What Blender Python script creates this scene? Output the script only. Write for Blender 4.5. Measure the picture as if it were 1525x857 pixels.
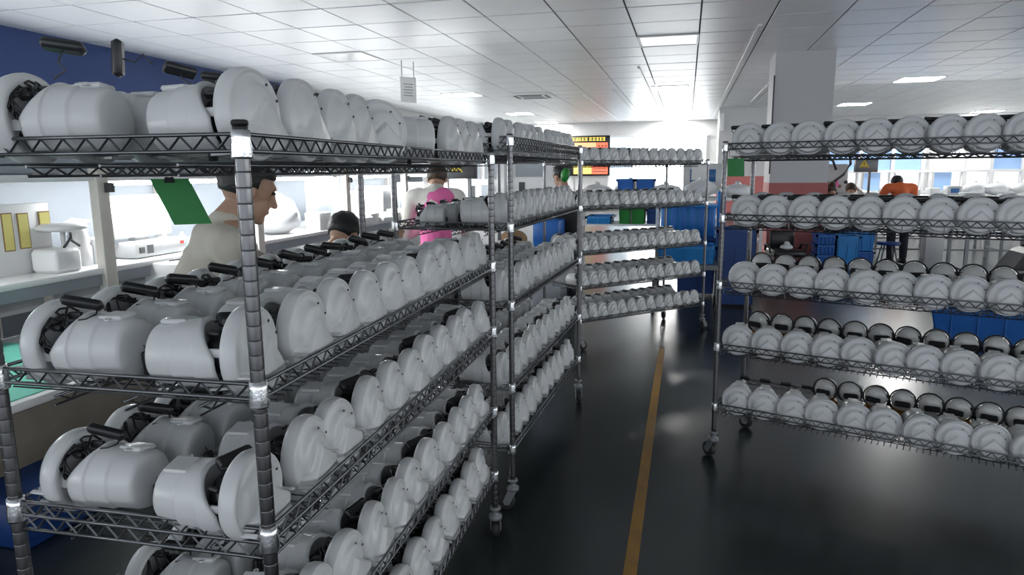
import bpy, bmesh, math, random
from mathutils import Vector, Matrix, Euler

# ---------------------------------------------------------------- scene, camera, light, exposure
for o in list(bpy.data.objects):
    bpy.data.objects.remove(o, do_unlink=True)
SC = bpy.context.scene
COL = SC.collection
R = math.radians
PI = math.pi
rnd = random.Random(7)

cam_d = bpy.data.cameras.new('camera')
cam = bpy.data.objects.new('camera', cam_d)
COL.objects.link(cam)
cam_d.sensor_width = 36.0
cam_d.lens = 36.0 * 1037.6 / 1525.0
cam_d.clip_start = 0.05
cam_d.clip_end = 200
YR = R(14.0)                      # the room's long axis lies 14 degrees to the right of the view
cam.matrix_world = (Matrix.Translation((0, 0, 1.5416)) @ Matrix.Rotation(YR, 4, 'Z')
                    @ Matrix.Rotation(R(90 - 9.5575), 4, 'X') @ Matrix.Rotation(R(-0.4898), 4, 'Z'))
SC.camera = cam

w = bpy.data.worlds.new('world')
SC.world = w
w.use_nodes = True
w.node_tree.nodes['Background'].inputs[0].default_value = (0.86, 0.92, 1.0, 1)
w.node_tree.nodes['Background'].inputs[1].default_value = 1.25
PANEL_E = 45.0
TUBE_E = 62.0
WINDOW_E = 6.0
SC.view_settings.view_transform = 'Standard'
SC.view_settings.look = 'None'
SC.view_settings.exposure = 0.55
SC.view_settings.gamma = 1.0

# ---------------------------------------------------------------- materials
def mat(name, col, rough=0.5, metal=0.0, emit=None, es=0.0, noise=0.0, nscale=20.0, bump=0.0,
        alpha=None, trans=0.0, spec=0.5, sss=0.0):
    m = bpy.data.materials.new(name)
    m.use_nodes = True
    nt = m.node_tree
    b = nt.nodes['Principled BSDF']
    b.inputs['Base Color'].default_value = (*col, 1)
    b.inputs['Roughness'].default_value = rough
    b.inputs['Metallic'].default_value = metal
    b.inputs['Specular IOR Level'].default_value = spec
    if sss:
        b.inputs['Subsurface Weight'].default_value = sss
        b.inputs['Subsurface Radius'].default_value = (.01, .01, .01)
    if trans:
        b.inputs['Transmission Weight'].default_value = trans
    if alpha is not None:
        b.inputs['Alpha'].default_value = alpha
    if emit:
        b.inputs['Emission Color'].default_value = (*emit, 1)
        b.inputs['Emission Strength'].default_value = es
    if noise > 0 or bump > 0:
        tc = nt.nodes.new('ShaderNodeTexCoord')
        nz = nt.nodes.new('ShaderNodeTexNoise')
        nz.inputs['Scale'].default_value = nscale
        nz.inputs['Detail'].default_value = 4
        nt.links.new(tc.outputs['Object'], nz.inputs['Vector'])
        if noise > 0:
            mx = nt.nodes.new('ShaderNodeMix')
            mx.data_type = 'RGBA'
            mx.inputs[6].default_value = (*[c * (1 - noise) for c in col], 1)
            mx.inputs[7].default_value = (*[min(1, c * (1 + noise * .6)) for c in col], 1)
            nt.links.new(nz.outputs['Fac'], mx.inputs[0])
            nt.links.new(mx.outputs[2], b.inputs['Base Color'])
        if bump > 0:
            bp = nt.nodes.new('ShaderNodeBump')
            bp.inputs['Strength'].default_value = bump
            bp.inputs['Distance'].default_value = .01
            nt.links.new(nz.outputs['Fac'], bp.inputs['Height'])
            nt.links.new(bp.outputs['Normal'], b.inputs['Normal'])
    return m

M = dict(
    floor=mat('floor_epoxy', (.020, .027, .028), .24, noise=.25, nscale=1.1, spec=.55),
    ceiling=mat('ceiling_tile', (.84, .86, .88), .36, noise=.04, nscale=3.0, spec=.5),
    ceiling_gap=mat('ceiling_gap', (.25, .26, .27), .8),
    wall=mat('wall_paint', (.62, .62, .62), .7, noise=.05, nscale=2),
    wall_blue=mat('blue_paint', (.017, .045, .16), .6, noise=.08, nscale=2),
    pillar=mat('pillar_paint', (.58, .58, .59), .7, noise=.04, nscale=3),
    pink=mat('pink_paint', (.50, .16, .15), .65, noise=.08, nscale=5),
    line=mat('yellow_line', (.34, .17, .02), .45, noise=.5, nscale=9),
    plastic=mat('white_plastic', (.60, .61, .615), .30, noise=.03, nscale=14, spec=.5),
    plastic2=mat('milky_plastic', (.58, .59, .59), .22, noise=.05, nscale=18),
    black=mat('black_plastic', (.012, .013, .015), .38),
    rubber=mat('black_rubber', (.015, .015, .016), .6),
    dgrey=mat('dark_grey_plastic', (.05, .052, .055), .5),
    chrome=mat('chrome_wire', (.17, .175, .185), .34, metal=1.0),
    post=mat('chrome_post', (.15, .15, .155), .28, metal=1.0),
    sleeve=mat('bright_sleeve', (.85, .86, .88), .22, metal=1.0, bump=.15, nscale=60),
    brass=mat('copper_coil', (.45, .22, .07), .35, metal=.6, noise=.4, nscale=60),
    clear=mat('clear_shell', (.62, .62, .60), .12, noise=.2, nscale=40),
    green=mat('green_card', (.018, .20, .045), .55, noise=.08, nscale=80),
    green_l=mat('mint_green', (.05, .38, .26), .5),
    teal=mat('teal_mat', (.18, .62, .48), .45, noise=.15, nscale=4),
    white=mat('white_enamel', (.80, .80, .80), .45, noise=.03, nscale=8),
    cream=mat('cream_profile', (.66, .62, .56), .5, noise=.05, nscale=10),
    beige=mat('beige_board', (.20, .175, .14), .6, noise=.35, nscale=12),
    grey=mat('grey_board', (.36, .40, .44), .5, noise=.05, nscale=8),
    panelgrey=mat('grey_panel', (.30, .33, .36), .5, noise=.1, nscale=4),
    dark=mat('dark_gap', (.05, .055, .06), .6),
    yellow=mat('yellow_note', (.70, .62, .20), .6),
    steel=mat('painted_steel', (.20, .21, .22), .4, metal=.3),
    blue_l=mat('light_blue_plastic', (.02, .24, .62), .38, noise=.2, nscale=6),
    blue_d=mat('dark_blue_plastic', (.012, .055, .22), .4, noise=.2, nscale=6),
    blue_m=mat('blue_plastic', (.015, .13, .46), .4, noise=.15, nscale=6),
    greenbin=mat('green_plastic', (.012, .22, .03), .4),
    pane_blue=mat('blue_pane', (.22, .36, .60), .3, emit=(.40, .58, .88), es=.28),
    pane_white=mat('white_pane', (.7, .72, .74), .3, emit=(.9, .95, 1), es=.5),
    pane_deep=mat('deep_blue_pane', (.02, .12, .32), .3),
    frame=mat('white_frame', (.82, .82, .82), .4),
    led=mat('led_panel', (.9, .9, .9), .5, emit=(1, .99, .96), es=PANEL_E),
    tube=mat('led_tube', (.9, .9, .9), .5, emit=(.97, .99, 1.0), es=TUBE_E),
    daylight=mat('daylight_glass', (.8, .8, .8), .4, emit=(.94, .98, 1.0), es=WINDOW_E),
    fill_glow=mat('fill_band_glow', (.8, .8, .8), .4, emit=(.94, .98, 1.0), es=WINDOW_E * .6),  # glow of the light bands added on both side walls
    daylight_b=mat('daylight_glass_blue', (.6, .7, .8), .4, emit=(.62, .75, .86), es=1.0),
    led_y=mat('led_yellow', (.6, .5, .1), .5, emit=(1.0, .74, .12), es=1.1),
    led_r=mat('led_red', (.6, .1, .05), .5, emit=(1.0, .13, .07), es=1.0),
    led_o=mat('led_orange', (.6, .2, .1), .5, emit=(1.0, .36, .18), es=1.0),
    led_g=mat('led_green', (.1, .5, .2), .5, emit=(.05, .75, .35), es=.8),
    skin=mat('skin', (.42, .25, .17), .5, noise=.08, nscale=20, sss=.1),
    hair=mat('black_hair', (.012, .011, .011), .45, noise=.5, nscale=80, bump=.5),
    hair_b=mat('brown_hair', (.06, .035, .02), .5, noise=.5, nscale=80, bump=.5),
    cloth_cream=mat('cream_sweater', (.52, .48, .41), .85, noise=.08, nscale=30, bump=.2),
    cloth_white=mat('white_cloth', (.72, .70, .64), .85, noise=.05, nscale=20),
    cloth_pink=mat('pink_cloth', (.80, .16, .40), .8, noise=.12, nscale=8),
    cloth_orange=mat('orange_cloth', (.75, .16, .05), .8, noise=.15, nscale=8),
    cloth_black=mat('black_cloth', (.015, .015, .018), .85),
    cloth_dark=mat('dark_trousers', (.03, .033, .045), .85, noise=.1, nscale=12),
    cardboard=mat('tan_board', (.30, .19, .10), .8, noise=.2, nscale=10),
    bag=mat('white_bag', (.82, .83, .84), .35, noise=.06, nscale=14, bump=.6),
    paper=mat('paper', (.82, .82, .80), .7, noise=.04, nscale=20),
    mint=mat('mint_bottle', (.25, .62, .55), .3),
    red=mat('red_plastic', (.45, .04, .03), .5),
    warn=mat('warning_yellow', (.70, .52, .05), .5),
    warn_red=mat('warning_brown', (.18, .06, .02), .5),
)

# ---------------------------------------------------------------- mesh helpers
class MB:
    """collects shapes for ONE mesh object; more than one material may be used"""
    def __init__(s):
        s.bm = bmesh.new(); s.mats = []; s.mi = 0
    def use(s, m):
        if m not in s.mats: s.mats.append(m)
        s.mi = s.mats.index(m)
        return s
    def _f(s, vs, smooth=False):
        try:
            f = s.bm.faces.new(vs)
        except ValueError:
            return None
        f.material_index = s.mi; f.smooth = smooth
        return f
    def box(s, c, size, rot=None, bev=0.0):
        hx, hy, hz = size[0] / 2, size[1] / 2, size[2] / 2
        rm = rot if rot is not None else Matrix.Identity(3)
        c = Vector(c)
        if bev <= 0:
            vs = [s.bm.verts.new(c + rm @ Vector((x * hx, y * hy, z * hz)))
                  for x in (-1, 1) for y in (-1, 1) for z in (-1, 1)]
            for q in ((0, 1, 3, 2), (4, 6, 7, 5), (0, 4, 5, 1), (2, 3, 7, 6), (0, 2, 6, 4), (1, 5, 7, 3)):
                s._f([vs[i] for i in q])
            return s
        # bevelled: three levels of rounded rectangle
        b = min(bev, hx * .9, hy * .9, hz * .9)
        rings = []
        for z, ins in ((-hz, b), (-hz + b, 0), (hz - b, 0), (hz, b)):
            ring = []
            for sx, sy, a0 in ((1, 1, 0), (-1, 1, 90), (-1, -1, 180), (1, -1, 270)):
                for k in (0, 45, 90):
                    a = R(a0 + k)
                    rr = b if ins == 0 else b * .35
                    cx, cy = sx * (hx - b), sy * (hy - b)
                    ring.append(s.bm.verts.new(c + rm @ Vector((cx + rr * math.cos(a), cy + rr * math.sin(a), z))))
            rings.append(ring)
        n = 12
        for a, b2 in zip(rings, rings[1:]):
            for i in range(n):
                s._f([a[i], a[(i + 1) % n], b2[(i + 1) % n], b2[i]], True)
        s._f(rings[0][::-1]); s._f(rings[-1])
        return s
    def ring(s, c, ax, r, n, ref=None, sq=(1, 1)):
        ax = ax.normalized()
        t = ref if ref is not None else (Vector((0, 0, 1)) if abs(ax.z) < .9 else Vector((1, 0, 0)))
        u = ax.cross(t).normalized(); v = ax.cross(u).normalized()
        return [s.bm.verts.new(c + u * (math.cos(2 * PI * k / n) * r * sq[0]) + v * (math.sin(2 * PI * k / n) * r * sq[1])) for k in range(n)]
    def join(s, a, b, smooth=True):
        n = len(a)
        for i in range(n):
            s._f([a[i], a[(i + 1) % n], b[(i + 1) % n], b[i]], smooth)
    def tube(s, pts, r, n=6, caps=True, r1=None, sq=(1, 1)):
        pts = [Vector(p) for p in pts]
        m = len(pts)
        prev = None
        for i, p in enumerate(pts):
            d = (pts[min(i + 1, m - 1)] - pts[max(i - 1, 0)])
            rr = r if r1 is None else r + (r1 - r) * i / (m - 1)
            rg = s.ring(p, d, rr, n, sq=sq)
            if prev: s.join(prev, rg, n > 4)
            elif caps: s._f(rg[::-1])
            prev = rg
        if caps: s._f(prev)
        return s
    def lathe(s, prof, axis='z', c=(0, 0, 0), n=24, fn=None):
        """prof: list of (position along axis, radius)"""
        c = Vector(c); prev = None
        for (h, r) in prof:
            ring = []
            if r <= 1e-6:
                ring = [s.bm.verts.new(c + (Vector((h, 0, 0)) if axis == 'x' else Vector((0, h, 0)) if axis == 'y' else Vector((0, 0, h))))]
            else:
                for k in range(n):
                    a = 2 * PI * k / n
                    p = (h, r * math.cos(a), r * math.sin(a))
                    if fn: p = fn(*p)
                    h2, y, z = p
                    ring.append(s.bm.verts.new(c + (Vector((h2, y, z)) if axis == 'x' else Vector((z, h2, y)) if axis == 'y' else Vector((y, z, h2)))))
            if prev:
                if len(prev) == 1 and len(ring) > 1:
                    for i in range(n): s._f([prev[0], ring[i], ring[(i + 1) % n]], True)
                elif len(ring) == 1 and len(prev) > 1:
                    for i in range(n): s._f([ring[0], prev[(i + 1) % n], prev[i]], True)
                elif len(ring) > 1:
                    s.join(prev, ring)
            prev = ring
        return s
    def ell(s, c, r, rot=None, n=14, m=9):
        rm = rot if rot is not None else Matrix.Identity(3)
        c = Vector(c); prev = None
        for j in range(m + 1):
            t = -PI / 2 + PI * j / m
            if j in (0, m):
                ring = [s.bm.verts.new(c + rm @ Vector((0, 0, r[2] * math.sin(t))))]
            else:
                ring = [s.bm.verts.new(c + rm @ Vector((r[0] * math.cos(t) * math.cos(2 * PI * k / n), r[1] * math.cos(t) * math.sin(2 * PI * k / n), r[2] * math.sin(t)))) for k in range(n)]
            if prev:
                if len(prev) == 1:
                    for i in range(n): s._f([prev[0], ring[(i + 1) % n], ring[i]], True)
                elif len(ring) == 1:
                    for i in range(n): s._f([ring[0], prev[i], prev[(i + 1) % n]], True)
                else: s.join(prev, ring)
            prev = ring
        return s
    def cap(s, p0, p1, r0, r1, n=12, sq=(1, 1)):
        """tapered limb with rounded ends"""
        p0, p1 = Vector(p0), Vector(p1); d = (p1 - p0).normalized()
        st = [(p0 - d * r0 * .95, r0 * .2), (p0 - d * r0 * .6, r0 * .78), (p0, r0), (p0.lerp(p1, .5), (r0 + r1) / 2),
              (p1, r1), (p1 + d * r1 * .6, r1 * .78), (p1 + d * r1 * .95, r1 * .2)]
        prev = None
        for p, r in st:
            rg = s.ring(p, d, r, n, sq=sq)
            if prev: s.join(prev, rg)
            else: s._f(rg[::-1])
            prev = rg
        s._f(prev)
        return s
    def poly(s, pts, thick):
        """flat polygon extruded by the vector thick"""
        t = Vector(thick)
        a = [s.bm.verts.new(Vector(p)) for p in pts]; b = [s.bm.verts.new(Vector(p) + t) for p in pts]
        s._f(a[::-1]); s._f(b); s.join(a, b, False)
        return s
    def mesh(s, name, m=None):
        me = bpy.data.meshes.new(name)
        bmesh.ops.recalc_face_normals(s.bm, faces=s.bm.faces[:])
        s.bm.to_mesh(me); s.bm.free()
        for x in (s.mats or [m]): me.materials.append(M[x] if isinstance(x, str) else x)
        return me
    def obj(s, name, m=None, parent=None, loc=None, rz=None):
        return link(name, s.mesh(name, m), parent, loc, rz)

def link(name, data, parent=None, loc=None, rz=None):
    o = bpy.data.objects.new(name, data)
    COL.objects.link(o)
    if parent: o.parent = parent
    if loc is not None: o.location = loc
    if rz is not None: o.rotation_euler = (0, 0, rz)
    return o
def tag(o, label=None, cat=None, group=None, kind=None):
    if label: o['label'] = label
    if cat: o['category'] = cat
    if group: o['group'] = group
    if kind: o['kind'] = kind
    return o
def thing(name, label, cat, loc=(0, 0, 0), rz=0, group=None):
    o = link(name, None, None, loc, rz)
    o.empty_display_size = .1
    return tag(o, label, cat, group)
KIDS = {}
def kids(o):
    return o.children
def copy_tree(o, parent=None):
    c = o.copy(); COL.objects.link(c)
    c.parent = parent
    for ch in list(o.children): copy_tree(ch, c)
    return c
def struct(o):
    o['kind'] = 'structure'
    return o

# ---------------------------------------------------------------- the setting (room axes: x right, y forward)
UL, UR, VB, VN, CZ = -8.0, 14.0, 27.0, -5.0, 3.3
struct(MB().box(((UL + UR) / 2, (VB + VN) / 2, -.05), (UR - UL + .4, VB - VN + .4, .1)).obj('floor', 'floor'))
struct(MB().box(((UL + UR) / 2, (VB + VN) / 2, CZ + .08), (UR - UL + .4, VB - VN + .4, .1)).obj('ceiling', 'ceiling_gap'))
ceiling = bpy.data.objects['ceiling']
wl = struct(MB().box((UL - .06, (VB + VN) / 2, 1.1), (.12, VB - VN, 2.2)).obj('wall_left', 'wall'))
struct(MB().box((UL - .055, (13.6 + VN) / 2, 2.75), (.14, 13.6 - VN, 1.1)).obj('trim_1', 'wall_blue'))
MB().box((UL - .06, (VB + 13.6) / 2, 2.75), (.12, VB - 13.6, 1.1)).obj('upper_wall_panel', 'wall', wl)
wb = struct(MB().box(((UL + UR) / 2, VB + .06, 1.65), (UR - UL, .12, 3.32)).obj('wall_back', 'wall'))
struct(MB().box((UR + .06, (VB + VN) / 2, 1.65), (.12, VB - VN, 3.3)).obj('wall_right', 'wall'))
# wall panels with seams on the back wall
for k in range(14):
    x0 = UL + .2 + k * 1.2
    if -2.6 < x0 + .6 < 1.2: continue
    MB().box((x0 + .59, VB - .012, 1.64), (1.17, .022, 3.26)).obj('wall_panel', 'wall', wb)
# ceiling tiles: each laid-in tile in view near enough to tell apart is an object
TU, TV = .808, .87
tile_me = MB().box((0, 0, 0), (TU - .018, TV - .036, .016), bev=.005).mesh('ceiling_tile', 'ceiling')
def visible(p, mx=60):
    q = cam.matrix_world.inverted() @ Vector(p)
    if q.z > -.1: return False
    x = 762.5 + 1037.6 * q.x / -q.z; y = 428.5 - 1037.6 * q.y / -q.z
    return -mx < x < 1525 + mx and -mx < y < 857 + mx
bpy.context.view_layer.update()
LAMPS_OFF = [(-5.154, 10.325), (-.306, 10.325), (4.542, 10.325)]
far = MB()
nt_ = 0
for j in range(-15, 22):
    for i in range(-4, 24):
        u = -4.75 + TU * (i - .5); v = 8.15 + TV * (j + .5)
        if u < UL - .1 or u > UR or v < VN or v > VB: continue
        if any(abs(u - a) < .2 and abs(v - b) < .2 for a, b in LAMPS_OFF): continue
        if v < 14.6 and visible((u, v, CZ), 90) and nt_ < 298:
            t = link('ceiling_tile', tile_me, ceiling, (u, v, CZ + .008 + rnd.uniform(-.0015, .0015))); nt_ += 1
        else:
            far.box((u, v, CZ + .008), (TU - .018, TV - .036, .016))
tag(far.obj('far_ceiling_tiles', 'ceiling', ceiling), kind='stuff')
# surface cable ducts on the ceiling
for i, (u, v0, v1) in enumerate([(-2.46, 16.8, 25.3), (-1.66, 16.3, 25.3), (-.88, 12.8, 26.9), (.82, 9.5, 25.2), (1.61, 15.5, 20.1)]):
    struct(MB().box((u, (v0 + v1) / 2, CZ - .012), (.045, v1 - v0, .024)).obj('trim_%d' % (i + 2), 'frame'))
# columns
def column(n, u0, u1, v, z0, lab, wains):
    d = u1 - u0
    t = struct(link('trim_%d' % n, None, None, ((u0 + u1) / 2, v + d / 2, 0)))
    MB().box((0, 0, wains / 2 + 1.65), (d, d, 3.3 - wains)).obj('pillar_shaft', 'pillar', t)
    MB().box((0, 0, wains / 2), (d + .01, d + .01, wains)).obj('pillar_wainscot', 'pink', t)
    return t
c1 = column(7, 1.27, 2.13, 11.8, 0, '', 1.31)
MB().box((-.44, -.455, 2.2), (.02, .02, 1.5)).obj('cable_conduit', 'dark', c1)
c2 = column(8, .88, 2.25, 22.0, 0, '', 1.31)
MB().box((-.60, -.72, 2.9), (.1, .06, .5)).obj('pipe_cover', 'frame', c2)
# window wall at the back, overexposed daylight
wn = struct(link('window_1', None, None, (-.7, VB - .06, 0)))
for k in range(4):
    x = -1.75 + k * .88 + .44
    MB().box((x - .44, .0, 1.75), (.84, .03, 1.95)).obj('pane', 'daylight_b' if k == 0 else 'daylight', wn)
for k in range(5):
    MB().box((-1.75 - .44 + k * .88, -.02, 1.75), (.05, .07, 2.05)).obj('mullion', 'frame', wn)
MB().box((-.43, -.03, .75), (3.7, .1, .05)).obj('sill', 'frame', wn)
MB().box((-.43, -.03, 2.76), (3.7, .1, .05)).obj('window_head', 'frame', wn)
# added glowing band low on the left-hand wall, hidden by shelving, lights the ceiling
wl2 = struct(link('left_fill_band', None, None, (UL + .03, 0, 0)))
for k in range(12):
    y = VN + 1.5 + 2.6 * k
    MB().box((0, y, 1.45), (.03, 2.2, 1.3)).obj('pane', 'fill_glow', wl2)
    f = MB()
    for s in (-1, 1): f.box((.02, y + s * 1.12, 1.45), (.06, .06, 1.42)); f.box((.02, y, 1.45 + s * .68), (.06, 2.3, .06))
    f.obj('fill_band_frame', 'frame', wl2)
# second added band of glowing panes, on the right-hand wall, brightens the ceiling there
wr = struct(link('right_fill_band', None, None, (UR - .03, 0, 0)))
for k in range(12):
    y = VN + 1.5 + 2.6 * k
    MB().box((0, y, 1.95), (.03, 2.2, 1.9)).obj('pane', 'fill_glow', wr)
    f = MB()
    for s in (-1, 1): f.box((-.02, y + s * 1.12, 1.95), (.06, .06, 2.02)); f.box((-.02, y, 1.95 + s * .98), (.06, 2.3, .06))
    f.obj('fill_band_frame', 'frame', wr)
# yellow floor line
struct(MB().box((-.165, 3.1, .001), (.052, 5.9, .002)).obj('trim_9', 'line'))

# ---------------------------------------------------------------- ceiling lights
lit = [(-5.15, 16.05), (-5.15, 21.9), (-5.15, 26.3), (-.42, 16.2), (-.42, 22.1), (-.42, 26.4),
       (4.5, 16.2), (4.5, 21.9), (9.4, 16.2), (9.4, 22.0), (9.4, 26.3)]
wh = ['first', 'second', 'third', 'fourth', 'fifth', 'sixth', 'seventh', 'eighth', 'ninth', 'tenth', 'eleventh', 'twelfth', 'thirteenth', 'fourteenth']
rowname = {-5.15: 'left row', -.42: 'middle row', 4.5: 'right row', 9.4: 'far right row'}
cnt = {}
def light_panel(u, v, on, lab):
    t = thing('ceiling_light', lab, 'ceiling light', (u, v, CZ), 0, 'ceiling light panels')
    f = MB()
    for sx in (-1, 1):
        f.box((sx * .39, 0, -.004), (.03, .81, .02)); f.box((0, sx * .39, -.004), (.75, .03, .02))
    f.obj('frame', 'frame', t)
    MB().box((0, 0, -.002), (.75, .75, .012)).obj('diffuser', 'led' if on else 'plastic2', t)
for u, v in lit:
    k = cnt.get(u, 0); cnt[u] = k + 1
    light_panel(u, v, True, 'lit square white ceiling panel, %s from the camera in the %s of lights' % (wh[k], rowname[u]))
for (u, v), n in zip(LAMPS_OFF, ['on the left, above the hanging sign', 'in the middle, nearest of its row', 'on the right, beyond the pillar line']):
    light_panel(u, v, False, 'switched-off square ceiling panel ' + n)

# ---------------------------------------------------------------- wire shelving racks
def post_mesh(h):
    b = MB(); prof = [(0.15, 0), (0.15, .0125)]
    z = .17
    while z < h - .02:
        prof += [(z - .0008, .0125), (z, .01245), (z + .0003, .0119), (z + .0014, .0119), (z + .0017, .01245), (z + .0025, .0125)]
        z += .0254
    prof += [(h, .0125), (h, 0)]
    return b.lathe(prof, n=14).mesh('post', 'post')
def zig(b, p0, p1, z0, z1, per):
    p0, p1 = Vector(p0), Vector(p1); L = (p1 - p0).length; n = max(2, int(round(L / per))) * 2
    pts = [p0.lerp(p1, k / n) + Vector((0, 0, z0 if k % 2 == 0 else z1)) for k in range(n + 1)]
    for a, c in zip(pts, pts[1:]): b.tube([a, c], .0022, 4, False)
def shelf(parent, W, L, z, deep=False, drop=0.0):
    b = MB(); cn = [(0, 0), (0, L), (-W, L), (-W, 0)]
    zs = [0, -.027] + ([-.056] if deep else [])
    for zz in zs:
        for k in range(4):
            p, q = Vector((*cn[k], zz)), Vector((*cn[(k + 1) % 4], zz)); d = (q - p).normalized() * .012
            b.tube([p + d, q - d], .0036, 6)
    s = b.obj('shelf_frame', 'chrome', parent, (0, 0, z))
    b = MB()
    for k in range(4):
        p, q = Vector((*cn[k], 0)), Vector((*cn[(k + 1) % 4], 0)); d = (q - p).normalized() * .02
        zig(b, p + d, q - d, -.002, -.025, .046)
        if deep: zig(b, p + d, q - d, -.029, -.054, .046)
    tag(b.obj('zigzag_truss', 'chrome', s), kind='stuff')
    b = MB(); zz = -.034 - drop
    n = int(L / .0265)
    for k in range(1, n):
        y = L * k / n
        b.tube([(0, y, zz), (-W, y, zz)], .0018, 4, False)
    if drop > .02:                                # the mat hangs as a shallow tray: drop wires along both sides
        for k in range(0, n + 1, 6):
            for x in (-.004, -W + .004):
                y = min(max(L * k / n, .02), L - .02)
                b.tube([(x, y, -.027), (x, y, zz)], .0018, 4, False)
    for x in (-.12, -W / 2, -W + .12):
        b.tube([(x, 0, zz - .004), (x, L, zz - .004)], .003, 5)
        zig(b, (x, 0.01, 0), (x, L - .01, 0), zz - .005, zz - .020, .05)
        b.tube([(x, 0, zz - .021), (x, L, zz - .021)], .0025, 4)
    tag(b.obj('wire_mat', 'chrome', s), kind='stuff')
    return s
def rack(name, lab, x, y, yaw, W, L, zs, deep=(), casterrot=(0, 0, 0, 0), top=.035, drop=0.0):
    t = thing(name, lab, 'shelving rack', (x, y, 0), -R(yaw))
    pm = post_mesh(zs[0] + top)
    cm = MB().lathe([(-.040, 0), (-.040, .0168), (-.036, .0178), (-.006, .0158), (.006, .0152), (.006, 0)], n=16).mesh('collar', 'sleeve')
    capm = MB().lathe([(0, 0), (0, .0135), (.006, .0135), (.008, .011), (.008, 0)], n=14).mesh('post_cap', 'rubber')
    wm = MB().lathe([(-.014, 0), (-.014, .034), (-.011, .040), (.011, .040), (.014, .034), (.014, 0)], axis='x', n=20).mesh('wheel', 'rubber')
    fb = MB()
    fb.lathe([(.15, 0), (.15, .022), (.138, .024), (.134, .014), (.118, .014), (.112, .028), (.096, .028), (.096, 0)], n=14)
    for sx in (-1, 1):
        fb.poly([(sx * .022, -.02, .10), (sx * .022, .02, .10), (sx * .022, .045, .045), (sx * .022, .035, .028), (sx * .022, .015, .03)], (-sx * .004, 0, 0))
    fm = fb.mesh('caster', 'steel')
    for k, (px, py) in enumerate([(0, 0), (0, L), (-W, L), (-W, 0)]):
        p = link('post', pm, t, (px, py, 0))
        for z in zs: link('collar', cm, p, (0, 0, z))
        link('post_cap', capm, p, (0, 0, zs[0] + top))
        c = link('caster', fm, t, (px, py, 0), R(casterrot[k]))
        link('wheel', wm, c, (0, .03, .041))
    for i, z in enumerate(zs): shelf(t, W, L, z, i in deep, drop[i])
    return t
RK = dict(
    A=dict(x=-.697, y=1.004, yaw=-1.4, W=.543, L=1.628, z=[1.603, 1.185, .919, .582, .302]),
    B=dict(x=-.729, y=2.908, yaw=2.3, W=.542, L=1.58, z=[1.682, 1.316, .973, .596, .308]),
    C=dict(x=-.851, y=5.81, yaw=44.6, W=.54, L=1.479, z=[1.617, 1.238, .86, .56, .27]),
    D=dict(x=.183, y=3.719, yaw=109.5, W=.54, L=1.80, z=[1.664, 1.31, .964, .632, .303]))
DROP = dict(A=.010, B=0, C=0, D=.028)
def drop_of(k, si): return .045 if (k, si) == ('B', 0) else DROP[k]
names = dict(A='tall chrome wire rack nearest the camera at the left, full of white housings',
             B='second chrome wire rack, standing behind the nearest one along the aisle',
             C='chrome wire rack across the far end of the aisle by the blue bins',
             D='chrome wire rack on the right side of the aisle, round faces toward the camera')
for k, deep, cr in (('A', (2,), (0, 10, 0, 0)), ('B', (0,), (100, 200, 0, 0)), ('C', (), (0, 0, 30, 0)), ('D', (), (150, 0, 0, 0))):
    q = RK[k]
    rack('wire_shelving_rack', names[k], q['x'], q['y'], q['yaw'], q['W'], q['L'], q['z'], deep, cr, .014 if k == 'A' else .004, [drop_of(k, i) for i in range(5)])
def loc_world(k, lx, ly, z):
    q = RK[k]; a = -R(q['yaw'])
    return Vector((q['x'] + lx * math.cos(a) - ly * math.sin(a), q['y'] + lx * math.sin(a) + ly * math.cos(a), z))

# ---------------------------------------------------------------- the white appliance housings
AZ = .079
def cover_mesh():
    """rounded flange with a shallow dome whose lower part is a raised wedge; axis along x, centre at z = AZ"""
    b = MB(); n = 72; RF = .0775
    back = [(.046, .0), (.046, .040), (.043, .062), (.037, .0745), (.040, .0800), (.048, .0828), (.058, .0825), (.067, .0805), (.073, .0775)]
    def sm(t):
        t = min(1, max(0, t)); return t * t * (3 - 2 * t)
    def face(r, a):
        y, z = r * math.cos(a), r * math.sin(a)
        base = .072 + .019 * (1 - (r / RF) ** 2) - .008 * sm((r - .046) / .014) * sm((RF - r) / .007)
        d = (.026 - z) - abs(y) * .95               # inside the wedge when positive
        top = .0985 + .004 * sm(d / .05)
        e = sm(d / .007)
        fade = sm((RF - .002 - r) / .010)
        base = base + e * (top - base) * fade
        base -= .0016 * math.exp(-((d + .003) / .0022) ** 2) * fade
        return (base, y, z)
    prev = None
    for h, r in back:
        if r == 0: ring = [b.bm.verts.new((h, 0, 0))]
        else: ring = [b.bm.verts.new((h, r * math.cos(2 * PI * k / n), r * math.sin(2 * PI * k / n))) for k in range(n)]
        if prev:
            if len(prev) == 1:
                for i in range(n): b._f([prev[0], ring[(i + 1) % n], ring[i]], True)
            else: b.join(prev, ring)
        prev = ring
    r = .0755
    while r > .003:
        ring = [b.bm.verts.new(face(r, 2 * PI * k / n)) for k in range(n)]
        b.join(prev, ring); prev = ring
        r -= .0035
    b._f(prev, True)
    for a in (-152, -128, -52, -28):                 # moulded tabs on the lower rim
        y, z = .079 * math.cos(R(a)), .079 * math.sin(R(a))
        b.box((.082, y * .97, z * .97), (.034, .009, .005), Euler((R(a), 0, 0)).to_matrix(), .002)
    for v in b.bm.verts: v.co.z += AZ
    return b.mesh('cover', 'plastic')
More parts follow.
